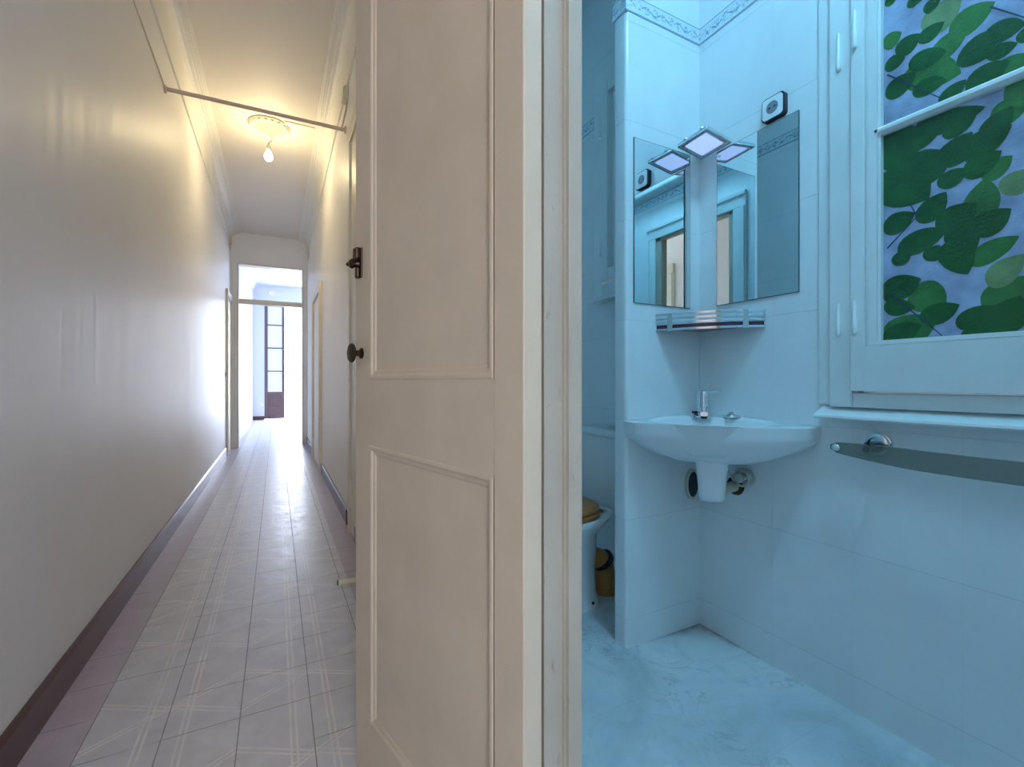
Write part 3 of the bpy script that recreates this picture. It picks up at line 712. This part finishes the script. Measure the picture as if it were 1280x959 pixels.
def ring_out(k, dz, absz=None):
    r = []
    for a, q in zip(angs, rad):
        p = ctr + Vector((math.cos(a), math.sin(a))) * q * k
        r.append((p.x, p.y, zt(p) + dz if absz is None else absz))
    return r
def ring_in(k, z=None, dz=0.):
    r = []
    for a in angs:
        d = Vector((math.cos(a), math.sin(a))); u, v = d.dot(axd), d.dot(axn)
        e = 1 / math.sqrt((u / .185) ** 2 + ((v) / .118) ** 2) * k
        p = ctr + axn * .012 + d * e
        r.append((p.x, p.y, zt(p) + dz if z is None else z))
    return r
rings = [ring_out(.26, 0, .716), ring_out(.42, 0, .722), ring_out(.62, 0, .742), ring_out(.80, 0, .768), ring_out(.92, 0, .792), ring_out(.972, 0, .806), ring_out(.985, 0, .818), ring_out(.996, -.006), ring_out(1., -.002), ring_out(.985, .001),
         ring_in(1.04, None, .0), ring_in(1.0, None, -.006), ring_in(.94, .82), ring_in(.82, .77), ring_in(.6, .745), ring_in(.3, .738), ring_in(.1, .737)]
b = N(); loft(b, rings); obj('bowl', b, M_CERAM, t, 50)
# shroud under the bowl
SC = Vector((1.366, 1.101))
b = N(); rr = []
for z, wx, wy in ((.74, .058, .050), (.715, .053, .046), (.66, .047, .042), (.60, .043, .038), (.588, .040, .035), (.583, .034, .028)):
    rr.append([(SC.x + axd.x * u + axn.x * v, SC.y + axd.y * u + axn.y * v, z) for u, v in rrect(-wx, wx, -wy, wy, .022, 5)])
loft(b, rr); obj('trap_shroud', b, M_CERAM, t, 60)
b = N(); lathe(b, (1.365 + axn.x * .012, 1.108 + axn.y * .012, .7372), (0, 0, 1), [(.022, 0), (.022, .003), (.015, .004), (.001, .002)], 24); obj('drain', b, M_CHROME, t, 40)

# tap
TP = Vector((1.428, 1.186)); tz = zt(TP)
t = thing('basin_tap', (TP.x, TP.y, tz), 'chrome mixer tap standing on the corner basin', 'tap')
b = N(); lathe(b, (TP.x, TP.y, tz + .0005), (0, 0, 1), [(.029, 0), (.029, .006), (.025, .010), (.0235, .05), (.0235, .070), (.022, .076), (.001, .078)], 28); obj('body', b, M_CHROME, t, 40)
fwd = Vector((axn.x, axn.y, 0))
b = N(); p0 = Vector((TP.x, TP.y, tz + .030)); p1 = p0 + fwd * .115 + Vector((0, 0, -.010))
rr = []
for s, w, h in ((.1, .018, .016), (.5, .016, .013), (.9, .014, .010), (1, .012, .008)):
    p = p0.lerp(p1, s); sd = Vector((axd.x, axd.y, 0)); rr.append([p + sd * u + Vector((0, 0, v)) for u, v in rrect(-w, w, -h, h, h * .7, 4)])
loft(b, rr); obj('spout', b, M_CHROME, t, 50)
b = N(); lathe(b, p1 + fwd * -.014 + Vector((0, 0, -.006)), (0, 0, -1), [(.011, 0), (.011, .010), (.008, .012), (.001, .0125)], 18); obj('aerator', b, M_BLACK, t, 40)
b = N(); lathe(b, (TP.x, TP.y, tz + .0765), (0, 0, 1), [(.0225, 0), (.0235, .012), (.020, .022), (.001, .026)], 24)
lv0 = Vector((TP.x, TP.y, tz + .094)); sd = (Vector((axd.x, axd.y, 0)) * .9 + fwd * .3).normalized(); sp = Vector((-sd.y, sd.x, 0))
loft(b, [[lv0 + sd * l + sp * u + Vector((0, 0, v + l * .14)) for u, v in rrect(-w, w, -.004, .004, .003, 3)] for l, w in ((-.02, .012), (.0, .016), (.03, .011), (.056, .008))]); obj('lever', b, M_CHROME, t, 45)
b = N(); q = Vector((TP.x, TP.y, tz + .012)) - Vector((axd.x, axd.y, 0)) * .03
lathe(b, (q.x, q.y, tz), (0, 0, 1), [(.004, 0), (.004, .014), (.012, .015), (.012, .023), (.001, .024)], 16); k = obj('waste_knob', b, M_BLACK, t, 40)
b = N(); tube(b, bez((q.x, q.y, tz + .014), q + fwd * .03 + Vector((0, 0, .0)), q + fwd * .05 + Vector((0, 0, -.006)), q + fwd * .062 + Vector((.006, -.004, -.016)), 12), .0016, 6); obj('chain', b, M_CHROME, t, 60)
# plug on the rim
PP = Vector((1.5, 1.120)); pz_ = zt(PP)
b = N(); lathe(b, (PP.x, PP.y, pz_), (0, 0, 1), [(.027, 0), (.030, .004), (.028, .008), (.016, .010), (.010, .014), (.010, .018), (.005, .021), (.001, .0215)], 28)
tag(obj('basin_plug', b, M_SATIN, None, 45), 'round metal plug lying on the back rim right of the tap', 'plug')
# pipes under the basin
t = bas
b = N(); tube(b, bez((1.375, 1.115, .66), (1.375, 1.115, .605), (1.40, 1.12, .604), (1.45, 1.128, .604), 12) + [(BX - .004, 1.145, .606)], .020, 16); tr_ = obj('waste_trap', b, M_PVC, t, 60)
b = N(); lathe(b, (BX - .001, 1.145, .606), (-1, -.1, 0), [(.036, 0), (.034, .006), (.024, .010), (.021, .011)], 24); obj('wall_collar', b, M_BRONZE, tr_, 40, (0, 0, 0))
b = N(); lathe(b, (1.44, 1.127, .604), (1, .16, 0), [(.022, 0), (.026, .003), (.026, .026), (.022, .03)], 20); obj('union_nut', b, M_PVC, tr_, 40, (0, 0, 0))
def valve(p, d, label, mat):
    p, d = Vector(p), Vector(d)
    t = thing('stop_valve', p, label, 'valve')
    b = N(); lathe(b, p, d, [(.034, 0), (.032, .005), (.016, .010), (.012, .011), (.012, .045), (.001, .046)], 24); obj('flange', b, mat, t, 40)
    b = N(); c = p + d * .036; lathe(b, c, (0, 0, -1) if 0 else d, [(.012, 0), (.019, .002), (.019, .012), (.012, .016), (.001, .017)], 8); obj('handle', b, mat, t, 30)
    b = N(); side = Vector((-d.y, d.x, 0))
    pts = []
    for i in range(40):
        a = 2 * PI * 1.6 * i / 39; pts.append(p + d * (.018 + .02 * i / 39) + side * .030 * math.cos(a) + Vector((0, 0, .030 * math.sin(a))))
    pts += bez(pts[-1], pts[-1] + Vector((0, 0, .012)), pts[-1] + d * .02 + Vector((0, 0, .02)), pts[-1] + d * .03 + Vector((0, 0, .04)), 12)[1:]
    tube(b, pts, .0045, 8); obj('coiled_pipe', b, mat, t, 60)
valve((BX - .0005, 1.100, .647), (-1, 0, 0), 'chrome stop valve with coiled pipe on the window wall under the basin', M_SATIN)
t = thing('wall_outlet', (1.51, PY0, .58), 'dark oval outlet cover on the partition behind the basin shroud', 'outlet')
b = N(); prism(b, [(1.505 + .030 * math.cos(2 * PI * i / 28), .585 + .052 * math.sin(2 * PI * i / 28)) for i in range(28)], 1, PY0 - .012, PY0 - .0005); obj('cover', b, M_BLACK, t)
b = N(); ro = [[(1.505 + k * .030 * math.cos(2 * PI * i / 28), y, .585 + k * .052 * math.sin(2 * PI * i / 28)) for i in range(28)] for k, y in ((1., PY0 - .0005), (1.22, PY0 - .0005), (1.2, PY0 - .010), (1.0, PY0 - .014), (.98, PY0 - .011))]
loft(b, ro, False, False); obj('rim', b, M_PVC, t, 40)

# ------------------------------------------------------------------ towel rail
t = thing('towel_rail', (BX, .40, .82), 'curved smoked towel rail with round chrome mounts below the window sill', 'towel rail')
def railp(s):                                       # s: 0 at the end near the basin, 1 at the other
    y = .775 + (.02 - .775) * s
    x = BX - .066 - .045 * math.sin(PI * min(1, max(0, s))) ** 1.0
    return Vector((x, y, 0))
b = N(); rings = []; n = 40
for i in range(n + 1):
    s = i / n; p = railp(s); d = (railp(min(1, s + .02)) - railp(max(0, s - .02))).normalized(); nn = Vector((d.y, -d.x, 0))
    e = min(s, 1 - s); h = .014 + .012 * min(1, e / .25) ** .7
    if e < .03: h *= .45 + .55 * (e / .03) ** .5
    zc = .806 - .006 * min(1, e / .3)
    rings.append([p + nn * a + Vector((0, 0, zc + c)) for a, c in ((-.004, -h), (.004, -h), (.005, 0), (.004, h), (-.004, h), (-.005, 0))])
loft(b, rings); obj('bar', b, M_SMOKE, t, 40)
for s in (.132, .868):
    q = railp(s)
    b = N(); lathe(b, (BX - .0005, q.y, .822), (-1, 0, 0), [(.030, 0), (.031, .004), (.031, .016), (.027, .018), (.027, .021), (.031, .023), (.031, .034), (.026, .037), (.020, .037), (.018, .028), (.001, .028)], 36)
    m_ = obj('wall_mount', b, M_CHROME, t, 35)
    b = N(); tube(b, [(BX - .027, q.y, .817), (q.x, q.y, .812)], .009, 14); obj('stem', b, M_BLACK, m_, 60)
for s in (.022, .978):
    q = railp(s); b = N()
    b2 = Matrix.Translation((q.x - .0045, q.y, .806)) @ Matrix.Diagonal((.5, 1.0, .85, 1)); bmesh.ops.create_uvsphere(b, u_segments=18, v_segments=10, radius=.0125, matrix=b2); obj('end_cap', b, M_CHROME, t, 80)

# ------------------------------------------------------------------ toilet
TY = 1.735
t = thing('toilet', (1.15, TY, 0), 'white toilet with brown wooden seat behind the partition', 'toilet')
def ell(x0, x1, hw_, z, n=48, ex=2.3):
    cx, rx = (x0 + x1) / 2, (x1 - x0) / 2; o = []
    for i in range(n):
        a = 2 * PI * i / n; c, s = math.cos(a), math.sin(a)
        o.append((cx + rx * math.copysign(abs(c) ** (2 / ex), c), TY + hw_ * math.copysign(abs(s) ** (2 / ex), s), z))
    return o
b = N(); loft(b, [ell(.98, 1.330, .135, 0), ell(.985, 1.328, .133, .02), ell(1.0, 1.315, .122, .05), ell(.99, 1.310, .122, .16), ell(.95, 1.315, .138, .25), ell(.89, 1.31, .165, .33), ell(.865, 1.37, .182, .375), ell(.86, 1.40, .185, .398), ell(.865, 1.40, .180, .403)])
bowl = obj('bowl', b, M_CERAM, t, 60)
b = N(); lathe(b, (1.235, TY - .1275, .03), (0, -1, .2), [(.007, 0), (.006, .003), (.001, .004)], 14); obj('floor_bolt', b, M_BLACK, bowl, 50)
b = N(); loft(b, [ell(.872, 1.315, .176, .4035), ell(.865, 1.322, .183, .409), ell(.865, 1.322, .183, .420), ell(.872, 1.315, .177, .426)]); obj('seat', b, M_WOOD, t, 50)
b = N(); loft(b, [ell(.875, 1.312, .172, .4295), ell(.868, 1.318, .180, .434), ell(.868, 1.318, .180, .445), ell(.88, 1.305, .168, .455), ell(.93, 1.27, .12, .460)]); lid = obj('seat_lid', b, M_WOOD, t, 50)
for dy in (-.075, .075):
    b = N(); tube(b, [(1.33, TY + dy - .02, .412), (1.33, TY + dy + .02, .412)], .010, 14); obj('hinge', b, M_SATIN, t, 60)
b = N(); loft(b, [[(x, y, z) for x, y in rrect(xa, BX - .002, TY - w, TY + w, .03, 5)] for xa, w, z in ((1.40, .20, .404), (1.385, .215, .43), (1.362, .232, .735), (1.362, .232, .742))]); tank = obj('tank', b, M_CERAM, t, 50)
b = N(); loft(b, [[(x, y, z) for x, y in rrect(1.352 + o, BX - .001, TY - .240 + o, TY + .240 - o, .03, 5)] for o, z in ((.004, .7425), (.0, .746), (.0, .766), (.006, .774), (.03, .778))]); obj('tank_lid', b, M_CERAM, t, 50)
b = N(); lathe(b, (1.455, TY, .7775), (0, 0, 1), [(.022, 0), (.022, .008), (.018, .010), (.001, .011)], 20); obj('flush_button', b, M_CHROME, t, 40)
b = N(); tube(b, bez((1.27, TY + .0, .17), (1.36, TY - .01, .19), (1.395, TY - .012, .15), (1.395, TY - .012, .06), 14) + [(1.395, TY - .012, .001)], .048, 20)
w_ = obj('waste_pipe', b, M_OCHRE, t, 60)
b = N(); lathe(b, (1.395, TY - .012, .002), (0, 0, 1), [(.062, 0), (.062, .018), (.052, .026), (.048, .027)], 24); obj('floor_collar', b, M_OCHRE, w_, 40, (0, 0, 0))
b = N(); lathe(b, (1.37, TY - .012, .165), (.45, 0, -.6), [(.050, 0), (.056, .004), (.056, .022), (.050, .026)], 24); obj('rubber_ring', b, M_BLACK, w_, 40, (0, 0, 0))
b = N(); tube(b, bez((1.37, TY - .215, .43), (1.36, TY - .25, .40), (1.42, TY - .26, .34), (BX - .002, TY - .25, .33), 14), .006, 8); obj('water_hose', b, M_SATIN, t, 60)

# ------------------------------------------------------------------ lamps out of view
t = thing('ceiling_lamp', (.92, .25, BC), 'round opal ceiling lamp of the bathroom', 'lamp')
b = N(); lathe(b, (.92, .25, BC), (0, 0, -1), [(.15, 0), (.15, .02), (.14, .025)], 36); obj('base', b, M_WHITEP, t, 40)
b = N(); lathe(b, (.92, .25, BC - .025), (0, 0, -1), [(.138, 0), (.13, .03), (.10, .055), (.05, .07), (.001, .074)], 36); obj('opal_shade', b, M_OPAL, t, 60)
BXp, BYp = -.1, -1.55  # unseen bulb, added as fill light for the hall near the camera
t = thing('pendant_bulb', (BXp, BYp, HC), 'added bare bulb filling the near hallway with light from behind the viewpoint', 'light bulb')
b = N(); tube(b, [(BXp, BYp, HC), (BXp, BYp, HC - .30)], .004, 8); obj('cord', b, M_PLASTIC, t, 60)
b = N(); lathe(b, (BXp, BYp, HC - .30), (0, 0, -1), [(.012, 0), (.019, .008), (.018, .045), (.001, .046)], 20); obj('lamp_holder', b, M_PLASTIC, t, 40)
b = N(); lathe(b, (BXp, BYp, HC - .344), (0, 0, -1), [(.012, 0), (.014, .012), (.028, .035), (.034, .058), (.030, .08), (.016, .094), (.001, .098)], 24); obj('bulb', b, emis('rear_fill_bulb', (1, .90, .76), 125.), t, 70)

# ------------------------------------------------------------------ daylight
w = bpy.data.worlds.new('World'); bpy.context.scene.world = w; w.use_nodes = True
bg = w.node_tree.nodes['Background']; bg.inputs[0].default_value = (.71, .80, 1., 1); bg.inputs[1].default_value = 22.
def area(name, loc, rot, sx, sy, portal=True):
    l = bpy.data.lights.new(name, 'AREA'); l.shape = 'RECTANGLE'; l.size = sx; l.size_y = sy
    l.cycles.is_portal = portal
    o = bpy.data.objects.new(name, l); C.objects.link(o); o.location = loc; o.rotation_euler = rot; return o
area('balcony_portal', (.32, 13.95, 1.57), (-PI / 2, 0, 0), 1.2, 3.14)
area('rear_fill_portal', (-.25, YB - .05, 1.35), (PI / 2, 0, 0), .34, 2.1)  # daylight through the added opening behind the camera
area('added_opening_portal', (2.3, 13.95, 1.57), (-PI / 2, 0, 0), 1.1, 3.14)  # guides sky light through the added second opening

# ------------------------------------------------------------------ camera
cam = bpy.data.cameras.new('Camera'); co = bpy.data.objects.new('Camera', cam); C.objects.link(co)
co.location = (0, 0, CAMZ); co.rotation_euler = (PI / 2, 0, -YAW)
cam.sensor_fit = 'HORIZONTAL'; cam.sensor_width = 36; cam.lens = F / 1280 * 36; cam.clip_start = .02
cam.shift_y = -(479.5 - CY) / 1280
sc = bpy.context.scene; sc.camera = co
sc.view_settings.view_transform = 'Standard'; sc.view_settings.look = 'None'; sc.view_settings.gamma = 1; sc.view_settings.exposure = 0.
sc.view_settings.use_curve_mapping = False
sc.cycles.use_denoising = True; sc.cycles.max_bounces = 10; sc.cycles.diffuse_bounces = 6; sc.cycles.glossy_bounces = 6
sc.cycles.sample_clamp_indirect = 8.
for o in list(C.objects):
    if 'world_parts' in o: del o['world_parts']
